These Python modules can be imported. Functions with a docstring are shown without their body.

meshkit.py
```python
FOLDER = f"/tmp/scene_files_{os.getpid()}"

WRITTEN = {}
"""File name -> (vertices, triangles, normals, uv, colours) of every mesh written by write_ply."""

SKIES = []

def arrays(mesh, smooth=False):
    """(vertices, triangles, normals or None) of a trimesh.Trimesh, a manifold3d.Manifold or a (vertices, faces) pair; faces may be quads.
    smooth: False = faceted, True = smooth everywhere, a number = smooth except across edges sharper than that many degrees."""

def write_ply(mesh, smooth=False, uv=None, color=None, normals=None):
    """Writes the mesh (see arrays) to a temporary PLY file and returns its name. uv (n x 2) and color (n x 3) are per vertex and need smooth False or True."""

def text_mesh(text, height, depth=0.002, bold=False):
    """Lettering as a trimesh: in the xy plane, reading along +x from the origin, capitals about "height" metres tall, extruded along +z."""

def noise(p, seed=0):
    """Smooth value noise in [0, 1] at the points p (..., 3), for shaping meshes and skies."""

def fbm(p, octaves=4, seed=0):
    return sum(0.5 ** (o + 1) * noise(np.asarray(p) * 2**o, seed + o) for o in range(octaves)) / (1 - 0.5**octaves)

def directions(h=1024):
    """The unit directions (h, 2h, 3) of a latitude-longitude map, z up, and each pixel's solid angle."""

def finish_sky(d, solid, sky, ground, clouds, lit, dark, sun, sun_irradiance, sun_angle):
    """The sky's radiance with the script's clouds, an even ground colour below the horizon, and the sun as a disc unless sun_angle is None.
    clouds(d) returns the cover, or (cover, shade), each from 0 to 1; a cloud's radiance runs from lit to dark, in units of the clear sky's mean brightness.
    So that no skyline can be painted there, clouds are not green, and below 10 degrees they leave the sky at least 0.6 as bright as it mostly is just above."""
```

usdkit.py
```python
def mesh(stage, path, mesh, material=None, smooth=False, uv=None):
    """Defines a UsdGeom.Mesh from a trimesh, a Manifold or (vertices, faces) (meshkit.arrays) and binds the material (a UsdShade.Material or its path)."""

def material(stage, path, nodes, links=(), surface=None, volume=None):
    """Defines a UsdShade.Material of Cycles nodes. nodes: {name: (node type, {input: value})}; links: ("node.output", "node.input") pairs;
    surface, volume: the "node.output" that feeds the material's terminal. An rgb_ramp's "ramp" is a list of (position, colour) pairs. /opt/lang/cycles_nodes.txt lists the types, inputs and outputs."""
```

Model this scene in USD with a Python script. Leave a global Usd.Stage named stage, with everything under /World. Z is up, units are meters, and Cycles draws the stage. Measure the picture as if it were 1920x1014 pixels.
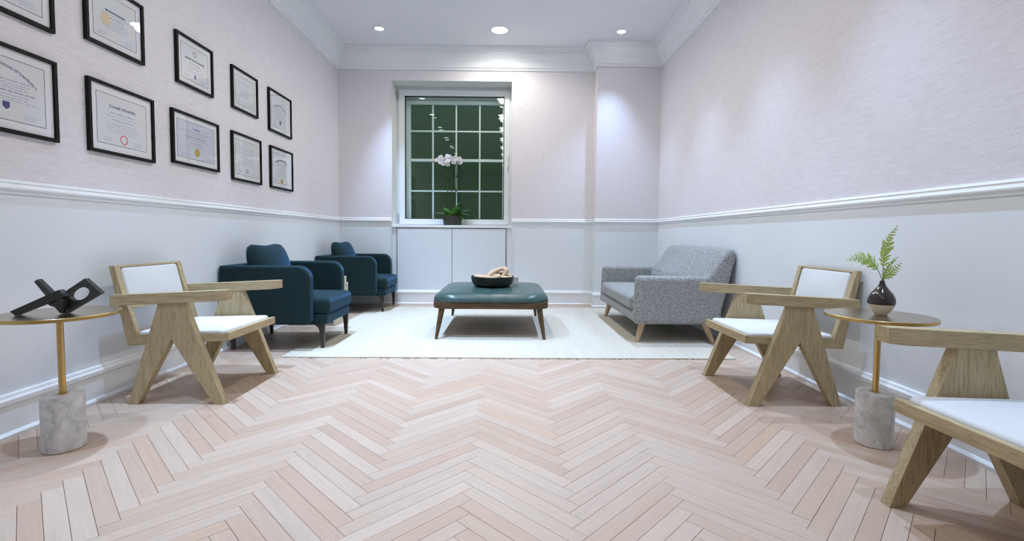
import math, random
import numpy as np, trimesh, shapely
from shapely import affinity
from shapely.geometry import Polygon, box as sbox
import manifold3d as m3
import meshkit, usdkit
from pxr import Usd, UsdGeom, UsdLux, UsdShade, Sdf, Gf

stage = Usd.Stage.CreateInMemory()
UsdGeom.SetStageUpAxis(stage, 'Z')
UsdGeom.SetStageMetersPerUnit(stage, 1.0)
UsdGeom.Xform.Define(stage, '/World')
UsdGeom.Scope.Define(stage, '/World/Looks')
R = random.Random(7)
PI = math.pi

# ------------------------------------------------------------------ camera, sky, exposure
F_PX, CAM_H, PY = 895.876, 0.95, 488.02
PITCH, YAW, ROLL = (math.radians(a) for a in (2.86113, -0.63387, 0.43634))


def cam_rows():
    cy, sy, cp, sp, cr, sr = math.cos(YAW), math.sin(YAW), math.cos(PITCH), math.sin(PITCH), math.cos(ROLL), math.sin(ROLL)
    base = np.array([[1, 0, 0], [0, 0, -1], [0, 1, 0.]])
    rz = np.array([[cy, sy, 0], [-sy, cy, 0], [0, 0, 1.]])
    rx = np.array([[1, 0, 0], [0, cp, -sp], [0, sp, cp]])
    ro = np.array([[cr, -sr, 0], [sr, cr, 0], [0, 0, 1.]])
    return ro @ rx @ base @ rz


_m = cam_rows()
camera = UsdGeom.Camera.Define(stage, '/World/camera')
_x, _y, _z = _m[0], -_m[1], -_m[2]
camera.AddTransformOp().Set(Gf.Matrix4d(*_x, 0, *_y, 0, *_z, 0, 0, 0, CAM_H, 1))
camera.CreateHorizontalApertureAttr(36.0)
camera.CreateVerticalApertureAttr(36.0 * 1014 / 1920)
camera.CreateFocalLengthAttr(36.0 * F_PX / 1920)
camera.CreateVerticalApertureOffsetAttr(-(507 - PY) * 36.0 / 1920)
camera.CreateClippingRangeAttr(Gf.Vec2f(0.05, 200))
camera.CreateExposureAttr(0.0)

dome = UsdLux.DomeLight.Define(stage, '/World/night_sky')
dome.CreateColorAttr(Gf.Vec3f(0.4, 0.9, 0.5))
dome.CreateIntensityAttr(0.012)

SPOT, SPOT_COL = 34.0, (0.67, 0.93, 1.34)        # the small side downlights
WIDE, WIDE_COL = 7.6, (1.00, 0.95, 0.86)        # the larger downlights of the middle row
DIM = (1.75, 1.7, 1.45, 0.75, 0.30, 0.3, 0.3, 0.3, 0.3)   # the middle lamps, from the window back
DIM_SIDE = (1.05, 1.45, 1.6, 1.55, 0.9, 0.5, 0.4, 0.4, 0.4)   # the side lamps
ROW_X = (-1.59, -0.107, 1.40)
ROW_Y = [6.03 - 1.175 * k for k in range(9)]
CEIL = 3.49
WL, WR, WB, WF = -2.32, 2.035, 6.65, -5.2        # wall planes: left, right, far end, behind the camera
COLX, COLY = 1.19, 6.43                          # the boxed-out column in the far right corner


# ------------------------------------------------------------------ helpers
used = {}


def numbered(parent, name):
    k = used.get((parent, name), 0)
    used[(parent, name)] = k + 1
    return f'{parent}/{name}' + (f'_{k:03d}' if k else '')


def tag(prim, label=None, cat=None, group=None, kind=None):
    for k, v in (('label', label), ('category', cat), ('group', group), ('kind', kind)):
        if v:
            prim.SetCustomDataByKey(k, v)
    return prim


def thing(name, label, cat, loc=(0, 0, 0), rotz=0, group=None):
    x = UsdGeom.Xform.Define(stage, numbered('/World', name))
    x.AddTranslateOp().Set(Gf.Vec3d(*map(float, loc)))
    x.AddRotateZOp().Set(float(rotz))
    tag(x.GetPrim(), label, cat, group)
    return str(x.GetPath())


def obj(name, mesh, mat, parent='/World', smooth=30, label=None, kind=None):
    p = numbered(parent, name)
    usdkit.mesh(stage, p, mesh, mat, smooth)
    tag(stage.GetPrimAtPath(p), label, kind=kind)
    return p


def setting(name, kind='structure'):
    x = UsdGeom.Xform.Define(stage, numbered('/World', name))
    tag(x.GetPrim(), kind=kind)
    return str(x.GetPath())


def dup(src, loc, rotz, label, group=None):
    base = src.rsplit('/', 1)[1]
    was = stage.GetPrimAtPath(src).GetCustomData()
    r = thing(base, label, was['category'], loc, rotz, group or was.get('group'))
    pr = stage.GetPrimAtPath(r)
    pr.GetReferences().AddInternalReference(src)
    pr.SetInstanceable(True)
    return r


cat = trimesh.util.concatenate


def bx(x0, x1, y0, y1, z0, z1, c=0.0):
    """A box, with chamfered edges when c > 0."""
    if c <= 0:
        b = trimesh.creation.box((x1 - x0, y1 - y0, z1 - z0))
        b.apply_translation(((x0 + x1) / 2, (y0 + y1) / 2, (z0 + z1) / 2))
        return b
    pts = []
    for sx in (0, 1):
        for sy in (0, 1):
            for sz in (0, 1):
                q = np.array([(x0, x1)[sx], (y0, y1)[sy], (z0, z1)[sz]])
                d = np.array([1 - 2 * sx, 1 - 2 * sy, 1 - 2 * sz]) * c
                for k in range(3):
                    e = d.copy()
                    e[k] = 0
                    pts.append(q + e)
    return trimesh.convex.convex_hull(np.array(pts))


_ICO = trimesh.creation.icosphere(2).vertices


def hull(spheres):
    """Convex hull of spheres (x, y, z, r)."""
    return trimesh.convex.convex_hull(np.vstack([_ICO * s[3] + np.array(s[:3]) for s in spheres]))


def prism(poly, depth, axis='y', at=0.0):
    """Polygon in (u, z) extruded along y (u = x), or along x (u = y), or along z (polygon in x, y)."""
    if not isinstance(poly, Polygon):
        poly = Polygon(poly)
    m = trimesh.creation.extrude_polygon(poly, depth, engine='earcut')
    v = m.vertices.copy()
    if axis == 'y':
        m.vertices = np.c_[v[:, 0], v[:, 2] + at, v[:, 1]]
        m.invert()
    elif axis == 'x':
        m.vertices = np.c_[v[:, 2] + at, v[:, 0], v[:, 1]]
    else:
        m.vertices = v + [0, 0, at]
    return m


def lathe(profile, n=40):
    return trimesh.creation.revolve(np.array(profile, float), sections=n)


def tube(points, radii, sides=8, cap=True, flat=None):
    p = np.asarray(points, float)
    r = np.broadcast_to(np.asarray(radii, float), (len(p),))
    t = np.gradient(p, axis=0)
    t /= np.linalg.norm(t, axis=1, keepdims=True) + 1e-12
    ref = np.array([0, 0, 1.]) if abs(t[:, 2].mean()) < 0.8 else np.array([1., 0, 0])
    a = np.cross(t, ref)
    a /= np.linalg.norm(a, axis=1, keepdims=True) + 1e-12
    b = np.cross(t, a)
    ang = np.arange(sides) * 2 * PI / sides
    v = (p[:, None] + r[:, None, None] * (np.cos(ang)[None, :, None] * a[:, None] + np.sin(ang)[None, :, None] * b[:, None])).reshape(-1, 3)
    n = len(p)
    f = []
    for i in range(n - 1):
        for j in range(sides):
            k = (j + 1) % sides
            q = (i * sides + j, i * sides + k, (i + 1) * sides + k, (i + 1) * sides + j)
            f += [(q[0], q[2], q[1]), (q[0], q[3], q[2])]
    if cap:
        v = np.vstack([v, p[0], p[-1]])
        for j in range(sides):
            k = (j + 1) % sides
            f.append((n * sides, j, k))
            f.append((n * sides + 1, (n - 1) * sides + k, (n - 1) * sides + j))
    if flat is not None:
        v[:, 2] = np.maximum(v[:, 2], flat)
    m = trimesh.Trimesh(v, np.array(f), process=False)
    m.fix_normals()
    return m


def rrect(hx, hy, rc, n=8):
    rc = max(rc, 1e-4)
    out = []
    for cx, cy, a0 in ((hx - rc, hy - rc, 0), (-hx + rc, hy - rc, 90), (-hx + rc, -hy + rc, 180), (hx - rc, -hy + rc, 270)):
        for k in range(n + 1):
            a = math.radians(a0 + 90 * k / n)
            out.append((cx + rc * math.cos(a), cy + rc * math.sin(a)))
    return np.array(out)


def densify(o, step):
    out = []
    for i in range(len(o)):
        a, b = o[i], o[(i + 1) % len(o)]
        k = max(1, int(np.linalg.norm(b - a) / step))
        for j in range(k):
            out.append(a + (b - a) * j / k)
    return np.array(out)


def slab(hx, hy, rc, z0, z1, re_top=0.01, re_bot=0.004, puff=0.0, n=8, step=0.06, inner=6, taper=0.0):
    """A rounded-rectangle slab with rounded edges, its top puffed up in the middle; taper draws in the bottom."""
    base = densify(rrect(1, 1, 0.0, 1), 9)
    rings = []

    def ring(d, z, s=1.0, dz=0.0):
        o = densify(rrect(hx, hy, rc, n), step)
        u = o / np.maximum(np.linalg.norm(o, axis=1, keepdims=True), 1e-9)
        if d:
            k = rrect(hx - d, hy - d, max(rc - d, 1e-4), n)
            o2 = []
            full = rrect(hx, hy, rc, n)
            for i in range(len(full)):
                a, b, c, e = full[i], full[(i + 1) % len(full)], k[i], k[(i + 1) % len(k)]
                q = max(1, int(np.linalg.norm(b - a) / step))
                for j in range(q):
                    o2.append(c + (e - c) * j / q)
            o = np.array(o2)
        o = o * s
        return np.c_[o, np.full(len(o), z)]
    bt = lambda d, z: rings.append(ring(d + taper * (z1 - z) / (z1 - z0), z))
    for k in range(3):
        a = PI / 2 * k / 3
        bt(re_bot * (1 - math.sin(a)), z0 + re_bot * (1 - math.cos(a)))
    bt(0, z0 + re_bot)
    for q in (0.33, 0.66, 1.0):
        bt(0, z0 + re_bot + (z1 - re_top - z0 - re_bot) * q)
    for k in range(1, 7):
        a = PI / 2 * k / 6
        bt(re_top * (1 - math.cos(a)), z1 - re_top + re_top * math.sin(a))
    last = rings[-1]
    hx_, hy_ = np.abs(last[:, 0]).max(), np.abs(last[:, 1]).max()
    for k in range(1, inner + 1):
        s = 1 - k / (inner + 0.6)
        r = last.copy()
        r[:, :2] *= s
        r[:, 2] = z1 + puff * (1 - (r[:, 0] / hx_) ** 2) * (1 - (r[:, 1] / hy_) ** 2)
        rings.append(r)
    m = len(rings[0])
    v = np.vstack(rings + [np.array([[0, 0, z0]]), np.array([[0, 0, z1 + puff]])])
    f = []
    for i in range(len(rings) - 1):
        for j in range(m):
            k = (j + 1) % m
            f += [(i * m + j, i * m + k, (i + 1) * m + k), (i * m + j, (i + 1) * m + k, (i + 1) * m + j)]
    cb, ct, L = len(v) - 2, len(v) - 1, (len(rings) - 1) * m
    for j in range(m):
        k = (j + 1) % m
        f += [(cb, k, j), (ct, L + j, L + k)]
    return trimesh.Trimesh(v, np.array(f), process=False)


def mv(m, x=0, y=0, z=0, rz=0, ry=0, rx=0):
    m = m.copy()
    for ang, ax in ((rx, (1, 0, 0)), (ry, (0, 1, 0)), (rz, (0, 0, 1))):
        if ang:
            m.apply_transform(trimesh.transformations.rotation_matrix(math.radians(ang), ax))
    m.apply_translation((x, y, z))
    return m


def fuse(meshes, edge=0.03, it=10):
    """Boolean union, remeshed and smoothed, for upholstery."""
    u = None
    for m in meshes:
        k = m3.Manifold(m3.Mesh(np.asarray(m.vertices, np.float32), np.asarray(m.faces, np.uint32)))
        u = k if u is None else u + k
    u = u.refine_to_length(edge)
    q = u.to_mesh()
    t = trimesh.Trimesh(q.vert_properties[:, :3], q.tri_verts, process=True)
    trimesh.smoothing.filter_taubin(t, 0.5, 0.51, it)
    return t


def mould(profile, p0, p1, normal, k0=0.0, k1=0.0):
    """A moulding: profile of (projection from the wall, z) run from p0 to p1; k shifts each end along the run by k * projection (mitres)."""
    p0, p1, nrm = np.array(p0, float), np.array(p1, float), np.array(normal, float)
    d = (p1 - p0) / np.linalg.norm(p1 - p0)
    pr = np.array(profile, float)
    v = []
    for base, k in ((p0, k0), (p1, k1)):
        for q, z in pr:
            xy = base + nrm * q + d * k * q
            v.append((xy[0], xy[1], z))
    n = len(pr)
    f = []
    for i in range(n):
        j = (i + 1) % n
        f += [(i, j, n + j), (i, n + j, n + i)]
    tri = trimesh.creation.triangulate_polygon(Polygon(pr), engine='earcut')
    tv, tf = tri
    idx = [int(np.argmin(np.abs(pr - q).sum(1))) for q in tv]
    for a, b, c in tf:
        f += [(idx[a], idx[c], idx[b]), (n + idx[a], n + idx[b], n + idx[c])]
    m = trimesh.Trimesh(np.array(v), np.array(f), process=False)
    m.fix_normals()
    return m


# ------------------------------------------------------------------ materials
def L(n):
    return '/World/Looks/' + n


def mat(name, nodes, links, surface='p.BSDF'):
    return usdkit.material(stage, L(name), nodes, links, surface=surface)


def plain(name, col, rough=0.5, metal=0.0, spec=0.5, bump=0.0, bscale=200.0, vary=0.0, **kw):
    n = {'p': ('principled_bsdf', {'base_color': col, 'roughness': rough, 'metallic': metal, 'specular_ior_level': spec, **kw})}
    l = []
    if bump or vary:
        n['c'] = ('texture_coordinate', {})
        n['n'] = ('noise_texture', {'scale': bscale, 'detail': 3.0})
        l.append(('c.object', 'n.vector'))
    if bump:
        n['b'] = ('bump', {'strength': bump, 'distance': 0.002})
        l += [('n.fac', 'b.height'), ('b.normal', 'p.normal')]
    if vary:
        n['r'] = ('rgb_ramp', {'ramp': [(0.3, tuple(c * (1 - vary) for c in col)), (0.7, tuple(min(1, c * (1 + vary)) for c in col))]})
        l += [('n.fac', 'r.fac'), ('r.color', 'p.base_color')]
    return mat(name, n, l)


def wallpaper(name, c1, c2):
    return mat(name, {
        'g': ('geometry', {}), 'm': ('mapping', {'scale': (14, 14, 150)}), 'n': ('noise_texture', {'scale': 1.0, 'detail': 4.0, 'roughness': 0.6}),
        'm2': ('mapping', {'scale': (90, 90, 420)}), 'n2': ('noise_texture', {'scale': 1.0, 'detail': 2.0}),
        'x': ('mix_float', {'fac': 0.45}), 'r': ('rgb_ramp', {'ramp': [(0.32, c1), (0.68, c2)]}),
        'b': ('bump', {'strength': 0.35, 'distance': 0.002}), 'p': ('principled_bsdf', {'roughness': 0.75, 'specular_ior_level': 0.3})},
        [('g.position', 'm.vector'), ('m.vector', 'n.vector'), ('g.position', 'm2.vector'), ('m2.vector', 'n2.vector'), ('n.fac', 'x.a'), ('n2.fac', 'x.b'),
         ('x.result', 'r.fac'), ('r.color', 'p.base_color'), ('x.result', 'b.height'), ('b.normal', 'p.normal')])


def wood(name, c1, c2, c3, scale, rough=0.5, bev=0.004, pores=0.28, coat=0.0):
    """Grain runs along the object axis whose entry in scale is smallest."""
    return mat(name, {
        'c': ('texture_coordinate', {}), 'o': ('object_info', {}), 'v': ('vector_math', {'math_type': 'multiply_add', 'vector2': (13.1, 7.7, 3.3)}),
        'm': ('mapping', {'scale': scale}), 'n': ('noise_texture', {'scale': 1.0, 'detail': 5.0, 'roughness': 0.62, 'distortion': 0.6}),
        'm2': ('mapping', {'scale': tuple(s * 5 for s in scale)}), 'n2': ('noise_texture', {'scale': 1.0, 'detail': 2.0, 'roughness': 0.5}),
        'r': ('rgb_ramp', {'ramp': [(0.30, c1), (0.5, c2), (0.72, c3)]}),
        'r2': ('rgb_ramp', {'ramp': [(0.36, (1 - pores,) * 3), (0.5, (1, 1, 1))]}), 'x': ('mix', {'mix_type': 'multiply', 'fac': 1.0}),
        'bv': ('bevel', {'radius': bev}), 'b': ('bump', {'strength': 0.15, 'distance': 0.001}),
        'p': ('principled_bsdf', {'roughness': rough, 'specular_ior_level': 0.4, 'coat_weight': coat, 'coat_roughness': 0.25})},
        [('o.random', 'v.vector1'), ('c.object', 'v.vector3'), ('v.vector', 'm.vector'), ('m.vector', 'n.vector'), ('v.vector', 'm2.vector'), ('m2.vector', 'n2.vector'),
         ('n.fac', 'r.fac'), ('n2.fac', 'r2.fac'), ('r.color', 'x.color1'), ('r2.color', 'x.color2'), ('x.color', 'p.base_color'),
         ('bv.bevel', 'b.normal'), ('n2.fac', 'b.height'), ('b.normal', 'p.normal')])


def fabric(name, c1, c2, scale=260.0, rough=0.9, sheen=0.3, tint=(1, 1, 1), bump=0.5):
    return mat(name, {
        'c': ('texture_coordinate', {}), 'n': ('noise_texture', {'scale': scale, 'detail': 2.0, 'roughness': 0.6}), 'n2': ('noise_texture', {'scale': 5.0, 'detail': 2.0}),
        'r': ('rgb_ramp', {'ramp': [(0.33, c1), (0.67, c2)]}), 'b': ('bump', {'strength': bump, 'distance': 0.003}),
        'p': ('principled_bsdf', {'roughness': rough, 'specular_ior_level': 0.2, 'sheen_weight': sheen, 'sheen_tint': tint, 'sheen_roughness': 0.4})},
        [('c.object', 'n.vector'), ('c.object', 'n2.vector'), ('n.fac', 'r.fac'), ('r.color', 'p.base_color'), ('n.fac', 'b.height'), ('b.normal', 'p.normal')])


def pane_mat(name, ior, tint=(1, 1, 1), through=(1, 1, 1)):
    r0 = ((ior - 1) / (ior + 1)) ** 2                    # Schlick's fresnel, alike from both sides of the sheet
    return mat(name, {'t': ('transparent_bsdf', {'color': through}), 'g': ('glossy_bsdf', {'roughness': 0.0, 'color': tint}), 'f': ('layer_weight', {'blend': 0.5}),
                      'q': ('math', {'math_type': 'power', 'value2': 5.0}), 'k': ('math', {'math_type': 'multiply_add', 'value2': 1 - r0, 'value3': r0}), 'x': ('mix_closure', {})},
               [('f.facing', 'q.value1'), ('q.value', 'k.value1'), ('k.value', 'x.fac'), ('t.BSDF', 'x.closure1'), ('g.BSDF', 'x.closure2')], surface='x.closure')


M = {}
M['paper'] = wallpaper('grasscloth', (0.70, 0.66, 0.69), (0.86, 0.83, 0.87))
M['paint'] = plain('wainscot_paint', (0.80, 0.84, 0.88), 0.55)
M['trim'] = plain('trim_paint', (0.87, 0.89, 0.91), 0.4)
M['ceiling'] = plain('ceiling_paint', (0.85, 0.86, 0.90), 0.8)
M['reveal'] = plain('reveal_paint', (0.72, 0.74, 0.72), 0.5)
M['upvc'] = plain('window_frame_white', (0.78, 0.82, 0.84), 0.35)
M['sash'] = plain('outer_sash_white', (0.70, 0.78, 0.82), 0.4)
M['gasket'] = plain('window_gasket_black', (0.012, 0.02, 0.012), 0.6)
M['cabinet'] = plain('cabinet_white', (0.76, 0.80, 0.86), 0.35)
M['gap'] = plain('dark_gap', (0.10, 0.08, 0.06), 0.9)
M['glass'] = pane_mat('window_glass', 1.40, (0.88, 1.0, 0.86), (0.97, 1.0, 0.98))
M['picture_glass'] = pane_mat('picture_glass', 1.35)
M['black'] = plain('black_frame', (0.007, 0.008, 0.006), 0.6, spec=0.2)
M['mat_board'] = plain('mat_board_white', (0.80, 0.80, 0.82), 0.9)
M['paper_doc'] = plain('certificate_paper', (0.72, 0.73, 0.76), 0.9)
M['paper_lilac'] = plain('certificate_paper_lilac', (0.63, 0.63, 0.72), 0.9)
M['ink'] = plain('ink_dark', (0.10, 0.11, 0.15), 0.8)
M['ink_grey'] = plain('ink_grey', (0.20, 0.21, 0.28), 0.8)
M['ink_pale'] = plain('ink_pale', (0.30, 0.31, 0.40), 0.8)
M['ink_blue'] = plain('ink_blue', (0.28, 0.36, 0.62), 0.8)
M['navy'] = plain('navy_print', (0.05, 0.06, 0.22), 0.7)
M['red'] = plain('red_seal', (0.72, 0.14, 0.12), 0.6)
M['gold'] = plain('gold_seal', (0.62, 0.46, 0.10), 0.4, metal=0.3)
M['gold_pale'] = plain('pale_gold_seal', (0.72, 0.58, 0.36), 0.5)
M['grey_seal'] = plain('grey_seal', (0.36, 0.37, 0.40), 0.7)
oak = ((0.40, 0.31, 0.17), (0.50, 0.395, 0.225), (0.58, 0.465, 0.28))
M['oak_x'] = wood('oak_grain_x', *oak, (3, 55, 55))
M['oak_y'] = wood('oak_grain_y', *oak, (55, 3, 55))
M['oak_z'] = wood('oak_grain_z', *oak, (55, 55, 3))
M['white_cloth'] = fabric('white_upholstery', (0.68, 0.68, 0.68), (0.75, 0.75, 0.75), 500, 0.85, 0.1, bump=0.15)
M['navy_cloth'] = fabric('dark_teal_wool', (0.006, 0.017, 0.014), (0.014, 0.036, 0.038), 420, 0.85, 0.40, (0.2, 0.5, 1.0))
M['boucle'] = fabric('grey_boucle', (0.15, 0.155, 0.15), (0.49, 0.49, 0.485), 115, 0.95, 0.30, (0.8, 0.88, 1.0), 0.9)
M['dark_leg'] = plain('dark_walnut_leg', (0.035, 0.026, 0.020), 0.4)
M['beech_leg'] = wood('beech_leg', (0.55, 0.36, 0.21), (0.63, 0.43, 0.27), (0.70, 0.50, 0.33), (40, 40, 4), 0.45, 0.001, 0.1)
M['walnut_x'] = wood('walnut_apron', (0.060, 0.032, 0.015), (0.10, 0.055, 0.025), (0.145, 0.085, 0.04), (4, 50, 50), 0.35, 0.002)
M['walnut_z'] = wood('walnut_leg', (0.070, 0.038, 0.017), (0.11, 0.06, 0.027), (0.15, 0.09, 0.04), (50, 50, 4), 0.35, 0.002)
M['leather'] = mat('teal_leather', {
    'c': ('texture_coordinate', {}), 'n': ('noise_texture', {'scale': 9.0, 'detail': 3.0}), 'v': ('voronoi_texture', {'scale': 320.0}),
    'r': ('rgb_ramp', {'ramp': [(0.3, (0.034, 0.074, 0.068)), (0.7, (0.050, 0.098, 0.092))]}), 'b': ('bump', {'strength': 0.12, 'distance': 0.001}),
    'p': ('principled_bsdf', {'roughness': 0.30, 'specular_ior_level': 0.5})},
    [('c.object', 'n.vector'), ('c.object', 'v.vector'), ('n.fac', 'r.fac'), ('r.color', 'p.base_color'), ('v.distance', 'b.height'), ('b.normal', 'p.normal')])
M['brass_top'] = plain('brushed_brass_top', (0.42, 0.345, 0.24), 0.24, metal=1.0, bump=0.05, bscale=300)
M['brass'] = plain('brass', (0.56, 0.39, 0.15), 0.28, metal=1.0)
M['marble'] = mat('carrara_marble', {
    'c': ('texture_coordinate', {}), 'n0': ('noise_texture', {'scale': 7.0, 'detail': 6.0, 'roughness': 0.65, 'distortion': 1.2}),
    'w': ('wave_texture', {'scale': 3.2, 'distortion': 14.0, 'detail': 5.0, 'detail_scale': 2.2, 'bands_direction': 'diagonal'}),
    'r': ('rgb_ramp', {'ramp': [(0.0, (0.66, 0.67, 0.66)), (0.15, (0.76, 0.76, 0.76)), (0.5, (0.82, 0.82, 0.82))]}),
    'r2': ('rgb_ramp', {'ramp': [(0.33, (0.66, 0.66, 0.64)), (0.62, (1, 1, 1))]}), 'x': ('mix', {'mix_type': 'multiply', 'fac': 1.0}),
    'p': ('principled_bsdf', {'roughness': 0.35})},
    [('c.object', 'n0.vector'), ('c.object', 'w.vector'), ('w.fac', 'r.fac'), ('n0.fac', 'r2.fac'), ('r.color', 'x.color1'), ('r2.color', 'x.color2'), ('x.color', 'p.base_color')])
M['bronze'] = plain('blackened_bronze', (0.020, 0.020, 0.017), 0.42, bump=0.15, bscale=60)
M['vase_dark'] = plain('vase_brown_glaze', (0.030, 0.022, 0.020), 0.14, spec=0.6)
M['vase_cream'] = plain('vase_cream_clay', (0.66, 0.58, 0.47), 0.55)
M['fern'] = mat('fern_leaf', {'d': ('principled_bsdf', {'base_color': (0.56, 0.70, 0.20), 'roughness': 0.5}), 't': ('translucent_bsdf', {'color': (0.72, 0.86, 0.24)}), 'x': ('mix_closure', {'fac': 0.35})},
                [('d.BSDF', 'x.closure1'), ('t.BSDF', 'x.closure2')], 'x.closure')
M['fern_stem'] = plain('fern_stem', (0.22, 0.26, 0.07), 0.6)
M['petal'] = mat('orchid_petal', {'d': ('principled_bsdf', {'base_color': (0.86, 0.84, 0.85), 'roughness': 0.5}), 't': ('translucent_bsdf', {'color': (0.9, 0.86, 0.88)}), 'x': ('mix_closure', {'fac': 0.3})},
                 [('d.BSDF', 'x.closure1'), ('t.BSDF', 'x.closure2')], 'x.closure')
M['lip'] = plain('orchid_lip', (0.62, 0.50, 0.22), 0.5)
M['orchid_leaf'] = plain('orchid_leaf', (0.06, 0.20, 0.03), 0.3, vary=0.35, bscale=12)
M['orchid_stem'] = plain('orchid_stem', (0.03, 0.045, 0.012), 0.6)
M['planter'] = plain('planter_slate', (0.035, 0.042, 0.030), 0.6, bump=0.2, bscale=90)
M['moss'] = plain('moss', (0.10, 0.12, 0.02), 0.95, bump=0.9, bscale=120, vary=0.5)
M['bowl'] = plain('bowl_dark_green', (0.012, 0.016, 0.010), 0.32)
M['pale_wood'] = wood('pale_carved_wood', (0.50, 0.34, 0.19), (0.64, 0.47, 0.31), (0.74, 0.58, 0.42), (12, 40, 40), 0.55, 0.001, 0.1)
M['cream'] = plain('cream_card', (0.66, 0.62, 0.55), 0.7)
M['cream_box'] = plain('cream_lacquer', (0.60, 0.56, 0.44), 0.6)
M['tissue'] = plain('tissue_white', (0.86, 0.88, 0.90), 0.9)
M['chrome'] = plain('satin_white_metal', (0.82, 0.84, 0.86), 0.3)
M['rug'] = mat('ivory_ribbed_wool', {
    'g': ('geometry', {}), 'mw': ('mapping', {'scale': (85, 2.5, 1)}), 'w': ('noise_texture', {'scale': 1.0, 'detail': 1.0}),
    'm': ('mapping', {'scale': (70, 130, 1)}), 'n': ('noise_texture', {'scale': 1.0, 'detail': 2.0}), 'm2': ('mapping', {'scale': (3.0, 0.3, 1)}), 'n2': ('noise_texture', {'scale': 1.0, 'detail': 2.0}),
    'x': ('mix_float', {'fac': 0.45}), 'x2': ('mix_float', {'fac': 0.3}), 'r': ('rgb_ramp', {'ramp': [(0.2, (0.47, 0.42, 0.32)), (0.5, (0.61, 0.565, 0.48)), (0.8, (0.68, 0.64, 0.565))]}),
    'b': ('bump', {'strength': 0.45, 'distance': 0.004}), 'p': ('principled_bsdf', {'roughness': 0.95, 'specular_ior_level': 0.1})},
    [('g.position', 'mw.vector'), ('mw.vector', 'w.vector'), ('g.position', 'm.vector'), ('m.vector', 'n.vector'), ('g.position', 'm2.vector'), ('m2.vector', 'n2.vector'), ('w.fac', 'x.a'), ('n.fac', 'x.b'),
     ('x.result', 'x2.a'), ('n2.fac', 'x2.b'), ('x2.result', 'r.fac'), ('r.color', 'p.base_color'), ('x.result', 'b.height'), ('b.normal', 'p.normal')])
M['fringe'] = plain('rug_edge_brown', (0.30, 0.22, 0.14), 0.9)
M['lens'] = mat('lamp_lens', {'e': ('emission', {'color': (0.93, 1.0, 1.0), 'strength': 16.0})}, [], 'e.emission')
M['lamp_trim'] = plain('lamp_trim', (0.70, 0.72, 0.75), 0.4)

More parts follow.
